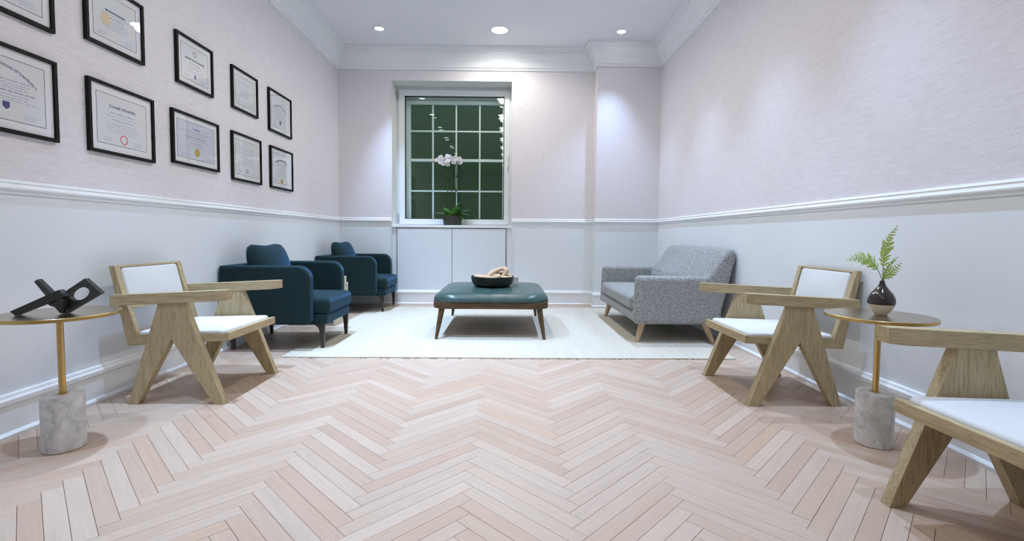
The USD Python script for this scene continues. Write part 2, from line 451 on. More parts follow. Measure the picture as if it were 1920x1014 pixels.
plank_cols = [(0.56, 0.415, 0.315), (0.585, 0.45, 0.355), (0.535, 0.385, 0.29), (0.61, 0.475, 0.38), (0.555, 0.395, 0.30), (0.57, 0.405, 0.295), (0.575, 0.445, 0.355)]
PLANK = []
for i, c in enumerate(plank_cols):
    PLANK.append(mat(f'oak_plank_{i}', {
        'c': ('texture_coordinate', {}), 'o': ('object_info', {}), 'v': ('vector_math', {'math_type': 'multiply_add', 'vector2': (31.0, 17.0, 5.0)}),
        'm': ('mapping', {'scale': (3.5, 70, 40)}), 'n': ('noise_texture', {'scale': 1.0, 'detail': 5.0, 'roughness': 0.65, 'distortion': 0.8}),
        'm2': ('mapping', {'scale': (2, 9, 5)}), 'n2': ('noise_texture', {'scale': 1.0, 'detail': 2.0}),
        'r': ('rgb_ramp', {'ramp': [(0.28, tuple(x * 0.90 for x in c)), (0.5, c), (0.74, tuple(min(1, x * 1.05) for x in c))]}),
        'r2': ('rgb_ramp', {'ramp': [(0.25, (0.94, 0.92, 0.90)), (0.75, (1.0, 1.0, 1.0))]}), 'x': ('mix', {'mix_type': 'multiply', 'fac': 1.0}),
        'b': ('bump', {'strength': 0.06, 'distance': 0.001}), 'p': ('principled_bsdf', {'roughness': 0.40, 'specular_ior_level': 0.4})},
        [('o.random', 'v.vector1'), ('c.object', 'v.vector3'), ('v.vector', 'm.vector'), ('m.vector', 'n.vector'), ('v.vector', 'm2.vector'), ('m2.vector', 'n2.vector'),
         ('n.fac', 'r.fac'), ('n2.fac', 'r2.fac'), ('r.color', 'x.color1'), ('r2.color', 'x.color2'), ('x.color', 'p.base_color'), ('n.fac', 'b.height'), ('b.normal', 'p.normal')]))
M['subfloor'] = plain('subfloor', (0.12, 0.08, 0.05), 0.9)

# ------------------------------------------------------------------ the room shell
RAIL = 1.195
OX0, OX1, OZ0, OZ1 = -1.597, 0.066, 1.064, 3.075         # window opening

w = setting('wall_left')
obj('wallpaper', bx(WL - 0.12, WL, WF, WB + 0.4, RAIL - 0.03, CEIL), M['paper'], w, False)
obj('wainscot', bx(WL - 0.12, WL, WF, WB + 0.4, 0, RAIL - 0.03), M['paint'], w, False)
w = setting('wall_right')
obj('wallpaper', bx(WR, WR + 0.12, WF, WB + 0.4, RAIL - 0.03, CEIL), M['paper'], w, False)
obj('wainscot', bx(WR, WR + 0.12, WF, WB + 0.4, 0, RAIL - 0.03), M['paint'], w, False)
w = setting('wall_back')
hole = sbox(OX0, OZ0, OX1, OZ1)
obj('wallpaper', prism(sbox(WL, RAIL - 0.03, WR, CEIL).difference(hole), 0.45, 'y', WB), M['paper'], w, False)
obj('wainscot', prism(sbox(WL, 0, WR, RAIL - 0.03).difference(hole), 0.45, 'y', WB), M['paint'], w, False)
obj('column', bx(COLX, WR, COLY, WB, RAIL - 0.03, CEIL), M['paper'], w, False)
obj('column_base', bx(COLX, WR, COLY, WB, 0, RAIL - 0.03), M['paint'], w, False)
w = setting('wall_front')
obj('wallpaper', bx(WL, WR, WF - 0.12, WF, RAIL - 0.03, CEIL), M['paper'], w, False)
obj('wainscot', bx(WL, WR, WF - 0.12, WF, 0, RAIL - 0.03), M['paint'], w, False)
lamps = [(x, y) for y in ROW_Y for x in ROW_X]
LAMP_R = {ROW_X[0]: 0.060, ROW_X[1]: 0.105, ROW_X[2]: 0.060}
ceil_poly = sbox(WL - 0.12, WF - 0.12, WR + 0.12, WB + 0.45)
for x, y in lamps:
    ceil_poly = ceil_poly.difference(shapely.Point(x, y).buffer(LAMP_R[x], 10))
obj('ceiling', prism(ceil_poly, 0.06, 'z', CEIL), M['ceiling'], smooth=False)
tag(stage.GetPrimAtPath('/World/ceiling'), kind='structure')
obj('ceiling', bx(WL - 0.12, WR + 0.12, WF - 0.12, WB + 0.45, CEIL + 0.14, CEIL + 0.16), M['ceiling'], smooth=False)
tag(stage.GetPrimAtPath('/World/ceiling_001'), kind='structure')

crown = [(0, 3.205), (0.018, 3.205), (0.022, 3.228), (0.040, 3.236), (0.046, 3.262), (0.052, 3.300), (0.070, 3.340), (0.098, 3.378), (0.112, 3.404), (0.114, 3.424), (0.134, 3.430), (0.138, 3.456), (0.152, 3.462), (0.155, 3.492), (0, 3.492)]
rail = [(0, 1.132), (0.008, 1.132), (0.009, 1.142), (0.013, 1.146), (0.016, 1.149), (0.022, 1.153), (0.023, 1.160), (0.018, 1.167), (0.014, 1.176), (0.013, 1.180), (0.017, 1.183), (0.008, 1.196), (0, 1.197)]
base = [(0, 0), (0.034, 0), (0.036, 0.016), (0.025, 0.026), (0.019, 0.028), (0.019, 0.150), (0.026, 0.156), (0.027, 0.176), (0.018, 0.186), (0.014, 0.198), (0, 0.202)]


def runs(profile, gap=None):
    """The runs of a moulding round the room: left, far end, column, right."""
    out = [mould(profile, (WL, WF), (WL, WB), (1, 0), 0, -1)]
    if gap:
        out += [mould(profile, (WL, WB), (gap[0], WB), (0, -1), 1, 0), mould(profile, (gap[1], WB), (COLX, WB), (0, -1), 0, -1)]
    else:
        out += [mould(profile, (WL, WB), (COLX, WB), (0, -1), 1, -1)]
    out += [mould(profile, (COLX, WB), (COLX, COLY), (-1, 0), 1, 1), mould(profile, (COLX, COLY), (WR, COLY), (0, -1), -1, -1), mould(profile, (WR, COLY), (WR, WF), (-1, 0), 1, 0)]
    return out


t = setting('trim_1')
for m_ in runs(crown):
    obj('crown_moulding', m_, M['trim'], t, False)
t = setting('trim_2')
for m_ in runs(rail, (OX0 + 0.0, OX1)):
    obj('chair_rail', m_, M['trim'], t, False)
bl = runs(base, (-1.55, 0.02))
for nm, ms in (('baseboard_left', bl[:1]), ('baseboard_back', bl[1:5]), ('baseboard_right', bl[5:])):
    t = setting(nm)
    for m_ in ms:
        obj('baseboard', m_, M['trim'], t, False)

# herringbone floor: boards nine widths long at 45 degrees, each a plank of its own
fl = setting('floor')
obj('subfloor', bx(WL - 0.12, WR + 0.12, WF - 0.12, WB + 0.5, -0.06, -0.011), M['subfloor'], fl, False)
PW, PN = 0.0605, 9
ox, oy = 0.265, 1.470
room = sbox(WL + 0.004, WF + 0.0, WR - 0.004, WB - 0.004).difference(sbox(COLX + 0.0, COLY, WR, WB))
S2 = math.sqrt(0.5)
planks = []
for k in range(-6, 7):
    for n in range(-90, 90):
        for kind in (0, 1):
            if kind == 0:
                a0, b0 = n - k * PN, n + k * PN
                p0, p1, q0, q1 = a0, a0 + PN, b0, b0 + 1
            else:
                p0, p1 = n - 1 - k * PN, n - k * PN
                q0, q1 = n + k * PN, n + k * PN + PN
            pc, qc = (p0 + p1) / 2 * PW, (q0 + q1) / 2 * PW
            cx, cy = ox + (pc - qc) * S2, oy + (pc + qc) * S2
            if not (WL - 0.3 < cx < WR + 0.3 and WF - 0.3 < cy < WB + 0.3):
                continue
            ang = 45 if kind == 0 else 135
            loc = affinity.translate(affinity.rotate(room, -ang, origin=(0, 0)), *(-np.array([cx * math.cos(math.radians(ang)) + cy * math.sin(math.radians(ang)), -cx * math.sin(math.radians(ang)) + cy * math.cos(math.radians(ang))])))
            g = 0.0006
            pol = sbox(-PN * PW / 2 + g, -PW / 2 + g, PN * PW / 2 - g, PW / 2 - g).intersection(loc)
            if pol.is_empty or pol.geom_type != 'Polygon' or pol.area < 0.0004:
                continue
            planks.append((cx, cy, ang, pol))


def plank_mesh(pol, dz):
    full = pol.area > PN * PW * PW * 0.95
    if full:
        x0, y0, x1, y1 = pol.bounds
        c = 0.0007
        v = np.array([(x0, y0, -0.012), (x1, y0, -0.012), (x1, y1, -0.012), (x0, y1, -0.012), (x0, y0, -c), (x1, y0, -c), (x1, y1, -c), (x0, y1, -c),
                      (x0 + c, y0 + c, 0), (x1 - c, y0 + c, 0), (x1 - c, y1 - c, 0), (x0 + c, y1 - c, 0)], float)
        f = []
        for a in (0, 4):
            for j in range(4):
                k = (j + 1) % 4
                f += [(a + j, a + k, a + 4 + k), (a + j, a + 4 + k, a + 4 + j)]
        f += [(8, 9, 10), (8, 10, 11)]
        m_ = trimesh.Trimesh(v, np.array(f), process=False)
    else:
        m_ = prism(pol, 0.012, 'z', -0.012)
    m_.vertices[:, 2] += dz
    return m_


def seen(cx, cy):
    v = _m @ np.array([cx, cy, -CAM_H])
    if v[2] < 0.3:
        return 1e9
    u, w_ = F_PX * v[0] / v[2] + 960, F_PX * v[1] / v[2] + PY
    under_rug = -1.75 < cx < 1.8 and 3.75 < cy < 6.3
    return v[2] + (1000 if under_rug or not (-150 < u < 2070 and w_ < 1180) else 0)


planks.sort(key=lambda q: seen(q[0], q[1]))
rest = [[] for _ in PLANK]
for i, (cx, cy, ang, pol) in enumerate(planks):
    k = R.choices(range(len(PLANK)), (4, 4, 2.5, 2, 3, 1.5, 4))[0]
    dz = R.uniform(-0.0005, 0)
    m_ = plank_mesh(pol, dz)
    if i < 300:
        p = numbered(fl, 'plank')
        x = usdkit.mesh(stage, p, m_, PLANK[k], False)
        x.AddTranslateOp().Set(Gf.Vec3d(cx, cy, 0))
        x.AddRotateZOp().Set(float(ang))
    else:
        rest[k].append((m_, cx, cy, ang))
allm = cat([mv(m_, cx, cy, 0, ang) for ms in rest for m_, cx, cy, ang in ms])
# the far and hidden boards: one part; tone and grain follow each board through its island and a per-vertex attribute
cols, uvw = [], []
for k, ms in enumerate(rest):
    for m_, cx, cy, ang in ms:
        cols.append(np.tile(plank_cols[k], (len(m_.vertices), 1)))
        off = np.array([R.uniform(0, 40), R.uniform(0, 40), 0])
        uvw.append(m_.vertices + off)
p = numbered(fl, 'plank')
x = usdkit.mesh(stage, p, allm, None, False)
pv = UsdGeom.PrimvarsAPI(x)
pv.CreatePrimvar('tone', Sdf.ValueTypeNames.Color3fArray, 'vertex').Set([Gf.Vec3f(*map(float, c)) for c in np.vstack(cols)])
pv.CreatePrimvar('grain', Sdf.ValueTypeNames.Vector3fArray, 'vertex').Set([Gf.Vec3f(*map(float, c)) for c in np.vstack(uvw)])
mm = mat('oak_planks_far', {
    'a': ('attribute', {'attribute': 'tone'}), 'g': ('attribute', {'attribute': 'grain'}), 'm': ('mapping', {'scale': (3.5, 70, 40)}), 'n': ('noise_texture', {'scale': 1.0, 'detail': 5.0, 'roughness': 0.65, 'distortion': 0.8}),
    'r': ('rgb_ramp', {'ramp': [(0.28, (0.86,) * 3), (0.5, (1, 1, 1))]}), 'x': ('mix', {'mix_type': 'multiply', 'fac': 1.0}), 'p': ('principled_bsdf', {'roughness': 0.40, 'specular_ior_level': 0.4})},
    [('g.vector', 'm.vector'), ('m.vector', 'n.vector'), ('n.fac', 'r.fac'), ('a.color', 'x.color1'), ('r.color', 'x.color2'), ('x.color', 'p.base_color')])
UsdShade.MaterialBindingAPI.Apply(x.GetPrim()).Bind(mm)
tag(x.GetPrim(), kind='stuff')

# ------------------------------------------------------------------ the window
wn = setting('window_1')
Y0, Y1 = WB - 0.004, 6.935
th = 0.012
obj('reveal_lining', bx(OX0, OX0 + th, Y0, Y1 + 0.2, OZ0, OZ1), M['reveal'], wn, False)
obj('reveal_lining', bx(OX1 - th, OX1, Y0, Y1 + 0.2, OZ0, OZ1), M['reveal'], wn, False)
obj('reveal_lining', bx(OX0 + th, OX1 - th, Y0, Y1 + 0.2, OZ1 - th, OZ1), M['reveal'], wn, False)
obj('sill', bx(OX0 + 0.004, OX1 - 0.004, 6.61, Y1 + 0.2, 1.064, 1.098, 0.004), M['trim'], wn, False)


def ring_frame(x0, x1, z0, z1, wl, wr, wt, wb_, y0, y1):
    return prism(sbox(x0, z0, x1, z1).difference(sbox(x0 + wl, z0 + wb_, x1 - wr, z1 - wt)), y1 - y0, 'y', y0)


obj('outer_frame', ring_frame(OX0 + th, OX1 - th, 1.098, OZ1 - th, 0.040, 0.032, 0.045, 0.02, 6.925, 7.02), M['upvc'], wn, False)
obj('casement', ring_frame(-1.546, 0.024, 1.116, 3.02, 0.080, 0.072, 0.085, 0.075, 6.90, 6.955), M['upvc'], wn, False)
obj('gasket', ring_frame(-1.467, -0.047, 1.190, 2.936, 0.012, 0.012, 0.012, 0.008, 6.925, 6.945), M['gasket'], wn, False)
obj('casement_pane', bx(-1.47, -0.045, 6.930, 6.934, 1.188, 2.938), M['glass'], wn, False)
for z in (2.93, 1.20):
    obj('hinge', tube([(-1.556, 6.897, z - 0.06), (-1.556, 6.897, z + 0.06)], 0.008, 10), M['grey_seal'], wn)
hd = obj('handle', cat([bx(-0.012, 0.022, 6.876, 6.90, 2.045, 2.115, 0.004), bx(-0.006, 0.016, 6.855, 6.876, 1.93, 2.105, 0.004)]), M['chrome'], wn, False)
# the old double-hung sash outside it
S0, S1 = 7.045, 7.085
xs = [-1.408, -1.086, -0.747, -0.405, -0.072]
obj('head_rail', cat([bx(-1.48, -0.03, S0 - 0.02, S1, 2.848, 2.905, 0.004), bx(-1.48, -0.03, S0, S1, 2.905, 3.0)]), M['sash'], wn, False)
obj('stile', bx(-1.48, -1.408, S0, S1, 1.12, 2.85), M['sash'], wn, False)
obj('stile', bx(-0.072, -0.0, S0, S1, 1.12, 2.85), M['sash'], wn, False)
obj('meeting_rail', bx(-1.408, -0.072, S0 - 0.012, S1, 2.030, 2.070, 0.003), M['sash'], wn, False)
obj('bottom_rail', bx(-1.408, -0.072, S0, S1, 1.12, 1.20), M['sash'], wn, False)
mw = 0.011
for za, zb, zm in ((2.07, 2.848, 2.470), (1.20, 2.030, 1.605)):
    for xm in xs[1:4]:
        obj('muntin', bx(xm - mw, xm + mw, S0, S1 - 0.01, za, zb), M['sash'], wn, False)
    obj('muntin', bx(xs[0], xs[4], S0 + 0.002, S1 - 0.012, zm - mw, zm + mw), M['sash'], wn, False)
    for i in range(4):
        for z0_, z1_ in ((za, zm - mw), (zm + mw, zb)):
            x0_ = xs[i] + (mw if i else 0)
            x1_ = xs[i + 1] - (mw if i < 3 else 0)
            obj('pane', bx(x0_, x1_, S0 + 0.018, S0 + 0.021, z0_, z1_), M['glass'], wn, False)

# cabinet under the sill
cb = thing('cabinet', 'white flat-fronted two-door cabinet built in under the window sill', 'cabinet', (0, 0, 0))
obj('body', bx(-1.585, 0.062, 6.634, 6.6495, 0.0, 1.064), M['cabinet'], cb, False)
for x0_, x1_ in ((-1.514, -0.762), (-0.756, -0.016)):
    obj('door', bx(x0_, x1_, 6.618, 6.638, 0.022, 1.052, 0.002), M['cabinet'], cb, False)
obj('shadow_gap', cat([bx(-1.524, -1.508, 6.630, 6.636, 0.0, 1.06), bx(-0.766, -0.752, 6.630, 6.636, 0.0, 1.06), bx(-0.022, -0.006, 6.630, 6.636, 0.0, 1.06), bx(-1.52, -0.01, 6.630, 6.636, 1.046, 1.06)]), M['gap'], cb, False)
obj('plinth', mould(base, (-1.514, 6.622), (-0.016, 6.622), (0, -1)), M['trim'], cb, False)

# ------------------------------------------------------------------ downlights
def downlight(x, y, label, group=None):
    r = LAMP_R[x]
    t_ = thing('ceiling_downlight', label, 'ceiling light', (x, y, CEIL), 0, group)
    obj('trim_ring', lathe([(r - 0.004, 0.004), (r - 0.004, -0.002), (r + 0.012, -0.004), (r + 0.02, 0.0), (r + 0.02, 0.002), (r - 0.004, 0.004)], 28), M['lamp_trim'], t_)
    obj('housing', lathe([(r - 0.005, 0.002), (r * 0.9, 0.05), (0.0001, 0.05)], 28), M['lamp_trim'], t_)
    obj('lens', lathe([(0.0001, -0.001), (r - 0.006, -0.001), (r - 0.005, 0.004), (0.0001, 0.004)], 28), M['lens'], t_, False)
    lt = UsdLux.SphereLight.Define(stage, t_ + '/bulb')
    lt.AddTranslateOp().Set(Gf.Vec3d(0, 0, -0.02))
    lt.CreateRadiusAttr(0.03 if x != ROW_X[1] else 0.06)
    lt.CreateNormalizeAttr(True)
    sh = UsdLux.ShapingAPI.Apply(lt.GetPrim())
    if x == ROW_X[1]:
        lt.CreateIntensityAttr(WIDE * DIM[ROW_Y.index(y)])
        lt.CreateColorAttr(Gf.Vec3f(*WIDE_COL))
        sh.CreateShapingConeAngleAttr(88.0)
        sh.CreateShapingConeSoftnessAttr(0.6)
    else:
        left = x == ROW_X[0]
        lt.CreateIntensityAttr(SPOT * DIM_SIDE[ROW_Y.index(y)] * (1.9 if left else 1.0))
        lt.AddRotateXOp().Set(6.0 if left else 0.0)
        lt.AddRotateYOp().Set(-9.0 if left else 5.0)
        lt.CreateColorAttr(Gf.Vec3f(*SPOT_COL))
        sh.CreateShapingConeAngleAttr(32.0 if left else 36.0)
        sh.CreateShapingConeSoftnessAttr(1.0)


for i, (x, y) in enumerate(lamps):
    if y > 5.5:
        j = ROW_X.index(x)
        downlight(x, y, ['small round recessed ceiling downlight nearest the wall of framed diplomas', 'larger round recessed ceiling downlight in line with the window and ottoman', 'small round recessed ceiling downlight nearest the boxed-out column'][j])
    else:
        downlight(x, y, 'round recessed ceiling downlight out of shot, mirrored as a bright dot in the window', 'downlights seen only as reflections')

# ------------------------------------------------------------------ rug
rx0, rx1, ry0, ry1 = -1.745, 1.805, 3.675, 6.31
rg = thing('rug', 'large ivory ribbed wool rug under the ottoman and the lounge seats', 'rug', ((rx0 + rx1) / 2, (ry0 + ry1) / 2, 0))
rug = slab((rx1 - rx0) / 2, (ry1 - ry0) / 2, 0.02, 0.0, 0.010, 0.004, 0.001, 0, 3, 0.05, 12)
e = rug.vertices
edge = np.maximum(np.abs(e[:, 0]) / (rx1 - rx0) * 2, np.abs(e[:, 1]) / (ry1 - ry0) * 2) > 0.98
e[edge, 1] += 0.012 * (meshkit.noise(np.c_[e[edge, 0] * 3, e[edge, 1] * 0, e[edge, 0] * 0], 3) - 0.5)
obj('pile', rug, M['rug'], rg)
tufts = []
for sgn in (-1, 1):
    xx = -(rx1 - rx0) / 2 + 0.03
    while xx < (rx1 - rx0) / 2 - 0.02:
        if R.random() < 0.55:
            ln = R.uniform(0.008, 0.022)
            yb = sgn * ((ry1 - ry0) / 2 - 0.004)
            tufts.append(bx(xx, xx + R.uniform(0.008, 0.03), min(yb, yb + sgn * ln), max(yb, yb + sgn * ln), 0.0005, 0.0045, 0.001))
        xx += R.uniform(0.02, 0.06)
obj('fringe', cat(tufts), M['fringe'], rg, False, 'short brown bound ends along the rug edge', 'stuff')

# ------------------------------------------------------------------ oak armchairs with compass legs
def make_armchair(label, loc, rot):
    t_ = thing('armchair', label, 'armchair', loc, rot, None)
    for s in (-1, 1):
        yi, yo = s * 0.275, s * 0.318
        a, b = min(yi, yo), max(yi, yo)
        poly = Polygon([(-0.266, 0), (-0.213, 0), (-0.018, 0.368), (0.208, 0), (0.266, 0), (0.050, 0.573), (-0.086, 0.566)])
        obj('compass_leg', prism(poly, b - a, 'y', a), M['oak_z'], t_, False)
        a, b = min(s * 0.272, s * 0.330), max(s * 0.272, s * 0.330)
        arm = Polygon([(-0.343, 0.551), (-0.338, 0.611), (0.298, 0.643), (0.298, 0.588), (0.240, 0.581)])
        obj('armrest', prism(arm, b - a, 'y', a), M['oak_x'], t_, False)
        a, b = min(s * 0.236, s * 0.273), max(s * 0.236, s * 0.273)
        obj('side_rail', prism(Polygon([(-0.293, 0.320), (0.250, 0.350), (0.250, 0.390), (-0.244, 0.376)]), b - a, 'y', a), M['oak_x'], t_, False)
        obj('back_post', prism(Polygon([(-0.2931, 0.3201), (-0.2445, 0.3755), (-0.277, 0.50), (-0.318, 0.621), (-0.355, 0.769), (-0.385, 0.768)]), b - a, 'y', a), M['oak_z'], t_, False)
    obj('front_rail', bx(0.247, 0.272, -0.272, 0.272, 0.350, 0.396, 0.002), M['oak_y'], t_, False)
    obj('rear_rail', bx(-0.262, -0.234, -0.238, 0.238, 0.322, 0.370, 0.002), M['oak_y'], t_, False)
    obj('seat_board', prism(Polygon([(-0.24, 0.345), (0.25, 0.362), (0.25, 0.375), (-0.24, 0.358)]), 0.474, 'y', -0.237), M['oak_y'], t_, False)
    ang = math.degrees(math.atan2(0.39 - 0.377, 0.5))
    st = slab(0.248, 0.262, 0.035, 0.0, 0.022, 0.018, 0.004, 0.016, 5, 0.05, 8)
    st.vertices[:, 2] += 0.0
    obj('seat_cushion', mv(st, -0.004, 0, 0.3825, 0, -ang), M['white_cloth'], t_)
    # the framed back, leaning between the posts
    lean = math.degrees(math.atan2(0.385 - 0.293, 0.768 - 0.320))
    obj('top_rail', prism(Polygon([(-0.3849, 0.7679), (-0.3551, 0.7689), (-0.3525, 0.757), (-0.3825, 0.756)]), 0.472, 'y', -0.236), M['oak_y'], t_, False)
    obj('lower_rail', prism(Polygon([(-0.333, 0.515), (-0.285, 0.525), (-0.292, 0.548), (-0.338, 0.540)]), 0.472, 'y', -0.236), M['oak_y'], t_, False)
    bk = slab(0.104, 0.228, 0.02, 0.0, 0.026, 0.014, 0.004, 0.010, 5, 0.04, 8)
    # stand it up: slab x -> up, slab z -> forward
    v = bk.vertices.copy()
    bk.vertices = np.c_[v[:, 2], v[:, 1], v[:, 0]]
    bk.invert()
    obj('back_cushion', mv(bk, -0.352, 0, 0.652, 0, -13.2), M['white_cloth'], t_)
    obj('back_board', prism(Polygon([(-0.378, 0.757), (-0.368, 0.757), (-0.322, 0.535), (-0.334, 0.535)]), 0.472, 'y', -0.236), M['oak_y'], t_, False)
    return t_


ch = make_armchair('grey oak armchair with compass legs and white pads, by the sculpture table', (-1.838, 2.960, 0), 0)
dup(ch, (1.636, 2.960, 0), 180, 'grey oak armchair with compass legs and white pads, between the loveseat and vase table')
dup(ch, (1.630, 1.360, 0), 180, 'cropped grey oak armchair with white pads, nearest the camera in front of the vase table')

# ------------------------------------------------------------------ brass and marble side tables
def make_table(label, loc):
    t_ = thing('side_table', label, 'side table', loc)
    obj('tabletop', lathe([(0.0001, 0.588), (0.209, 0.588), (0.209, 0.602), (0.0001, 0.602)], 72), M['brass_top'], t_, 25)
    obj('rim', lathe([(0.2085, 0.587), (0.212, 0.587), (0.213, 0.588), (0.213, 0.6008), (0.2118, 0.6022), (0.2085, 0.6022), (0.2085, 0.587)], 72), M['brass'], t_, 40)
    obj('pole', lathe([(0.0001, 0.240), (0.0125, 0.240), (0.0125, 0.5875), (0.0001, 0.5875)], 24), M['brass'], t_)
    obj('collar', lathe([(0.0001, 0.2435), (0.020, 0.2435), (0.020, 0.2455), (0.0130, 0.2475), (0.0001, 0.2475)], 24), M['brass'], t_)
    obj('marble_base', lathe([(0.0001, 0.0), (0.072, 0.0), (0.0755, 0.004), (0.0755, 0.239), (0.0735, 0.243), (0.0001, 0.244)], 56), M['marble'], t_)
    return t_


make_table('round brass side table with marble drum base, holding the black bronze sculpture', (-1.956, 2.098, 0))
make_table('round brass side table with marble drum base, holding the fern vase', (1.715, 2.166, 0))
TT = 0.602

# sculpture: a pierced plate, a long bar and a leaning bar
sc = thing('sculpture', 'small black bronze abstract sculpture of crossed bars and a pierced plate', 'sculpture', (-1.93, 2.08, TT))
cx0, cz0 = -1.93, TT


def rel(pts):
    return [(a - cx0, b - cz0) for a, b in pts]


plate = Polygon(rel([(-1.846, 0.752), (-1.768, 0.690), (-1.908, 0.6025), (-1.962, 0.668)]))
hole_ = affinity.rotate(shapely.affinity.scale(shapely.Point(-1.860 - cx0, 0.686 - cz0).buffer(1.0, 24), 0.043, 0.027), 18)
pl = prism(plate.difference(hole_), 0.022, 'y', -0.004)
pl.vertices[:, 1] += 0.18 * pl.vertices[:, 2]
obj('pierced_plate', pl, M['bronze'], sc, False)
b1 = prism(Polygon(rel([(-2.078, 0.620), (-2.060, 0.6025), (-1.886, 0.680), (-1.906, 0.709)])), 0.024, 'y', -0.050)
b1.vertices[:, 1] += 0.22 * (b1.vertices[:, 0] + 0.05)
obj('bar', b1, M['bronze'], sc, False)
b2 = prism(Polygon(rel([(-2.066, 0.737), (-2.053, 0.747), (-1.910, 0.632), (-1.916, 0.6025), (-1.930, 0.606)])), 0.022, 'y', -0.010)
b2.vertices[:, 1] += 0.25 * b2.vertices[:, 2]
obj('bar', b2, M['bronze'], sc, False)
kn = prism(affinity.rotate(sbox(-0.018, 0.030, 0.036, 0.078), -20).difference(shapely.Point(0.004, 0.062).buffer(0.006)), 0.026, 'y', -0.032)
obj('block', kn, M['bronze'], sc, False)

# vase
vs = thing('vase', 'teardrop vase with glossy dark brown top and cream foot, on the brass table', 'vase', (1.727, 2.170, TT))
prof = [(0.0001, 0.0), (0.022, 0.0), (0.024, 0.003), (0.030, 0.012), (0.040, 0.026), (0.0485, 0.042), (0.0528, 0.056), (0.0535, 0.066), (0.0515, 0.078), (0.046, 0.092), (0.037, 0.106), (0.026, 0.120), (0.0165, 0.134), (0.0110, 0.146), (0.0095, 0.154), (0.0100, 0.158), (0.0085, 0.158), (0.0075, 0.150), (0.0001, 0.148)]
from scipy.interpolate import PchipInterpolator
zz = np.array(prof)
tpar = np.r_[0, np.cumsum(np.linalg.norm(np.diff(zz, axis=0), axis=1))]
fine = np.linspace(0, tpar[-1], 90)
pf = np.c_[np.maximum(PchipInterpolator(tpar, zz[:, 0])(fine), 1e-4), PchipInterpolator(tpar, zz[:, 1])(fine)]
lo = [q for q in pf if q[1] <= 0.0525 and True][: int(np.argmax(pf[:, 1] > 0.0525))]
hi = list(pf[int(np.argmax(pf[:, 1] > 0.0525)) - 1:])
obj('foot', lathe(lo, 48), M['vase_cream'], vs, True, 'cream unglazed foot of the vase')
obj('body', lathe(hi, 48), M['vase_dark'], vs, True, 'glossy dark brown upper body')


def leaf(length, width, droop=0.15, fold=0.25, n=6, tip=1.0):
    """A blade along +x, slightly folded, curving down; double-sided thin sheet with a little thickness."""
    v, f = [], []
    for i in range(n + 1):
        s = i / n
        wd = width * (math.sin(PI * min(1, 0.12 + 0.88 * s) ** 0.8) ** 0.8 if s < 1 else 0.02) * 0.5
        z = -droop * length * s * s
        for j, q in enumerate((-1, 0, 1)):
            v.append((length * s, q * wd, z + abs(q) * fold * wd))
    for i in range(n):
        for j in range(2):
            a = i * 3 + j
            f += [(a, a + 3, a + 4), (a, a + 4, a + 1)]
    v = np.array(v)
    k = len(v)
    v2 = v - [0, 0, max(0.0004, width * 0.02)]
    f2 = [(a, c, b) for a, b, c in f]
    f2 = [(a + k, b + k, c + k) for a, b, c in f2]
    rim = []
    top = [i * 3 for i in range(n + 1)]
    bot = [i * 3 + 2 for i in range(n + 1)]
    loop = top + bot[::-1]
    for i in range(len(loop)):
        a, b = loop[i], loop[(i + 1) % len(loop)]
        rim += [(a, b, b + k), (a, b + k, a + k)]
    m_ = trimesh.Trimesh(np.vstack([v, v2]), np.array(f + f2 + rim), process=False)
    return m_


def orient(m, origin, direction, up=(0, 0, 1), roll=0.0):
    """Turns a mesh's +x to direction, its +z towards up."""
    d = np.array(direction, float)
    d /= np.linalg.norm(d)
    u = np.array(up, float)
    s = np.cross(u, d)
    if np.linalg.norm(s) < 1e-3:
        s = np.cross((0.3, 1, 0.1), d)
    s /= np.linalg.norm(s)
    u = np.cross(d, s)
    if roll:
        s, u = s * math.cos(roll) + u * math.sin(roll), u * math.cos(roll) - s * math.sin(roll)
    T = np.eye(4)
    T[:3, 0], T[:3, 1], T[:3, 2], T[:3, 3] = d, s, u, origin
    m = m.copy()
    m.apply_transform(T)
    return m


def bez(p0, p1, p2, p3, n=30):
    t_ = np.linspace(0, 1, n)[:, None]
    p0, p1, p2, p3 = (np.array(q, float) for q in (p0, p1, p2, p3))
    return (1 - t_) ** 3 * p0 + 3 * (1 - t_) ** 2 * t_ * p1 + 3 * (1 - t_) * t_ ** 2 * p2 + t_ ** 3 * p3


def frond(label, pts, n, lmax, side_dir, start=0.3, up=(0, 0, 1)):
    t_ = thing('fern_frond', label, 'fern frond', tuple(pts[0]), 0)
    c = pts - pts[0]
    obj('stem', tube(c, np.linspace(0.0018, 0.0006, len(c)), 6), M['fern_stem'], t_)
    sd = np.array(side_dir, float)
    for i in range(n):
        s = start + (0.985 - start) * i / (n - 1)
        k = s * (len(c) - 1)
        a = int(min(k, len(c) - 2))
        p_ = c[a] + (c[a + 1] - c[a]) * (k - a)
        tan = c[min(a + 1, len(c) - 1)] - c[max(a - 1, 0)]
        tan /= np.linalg.norm(tan)
        q = (s - start) / (1 - start)
        ln = lmax * (1 - q ** 1.8) ** 0.9 * (0.65 + 0.35 * min(1, q * 5)) + 0.006
        side = sd - tan * (sd @ tan)
        side /= np.linalg.norm(side)
        nrm = np.cross(tan, side)
        for sg in (-1, 1):
            d = side * sg * (1 + R.uniform(-0.1, 0.1)) + tan * (0.55 + R.uniform(-0.1, 0.15)) + nrm * R.uniform(-0.2, 0.2)
            obj('leaflet', orient(leaf(ln * R.uniform(0.9, 1.08), ln * 0.21 + 0.002, 0.12, 0.2, 4), p_, d, nrm * (1 if nrm[2] >= 0 else -1)), M['fern'], t_, True)
    return t_


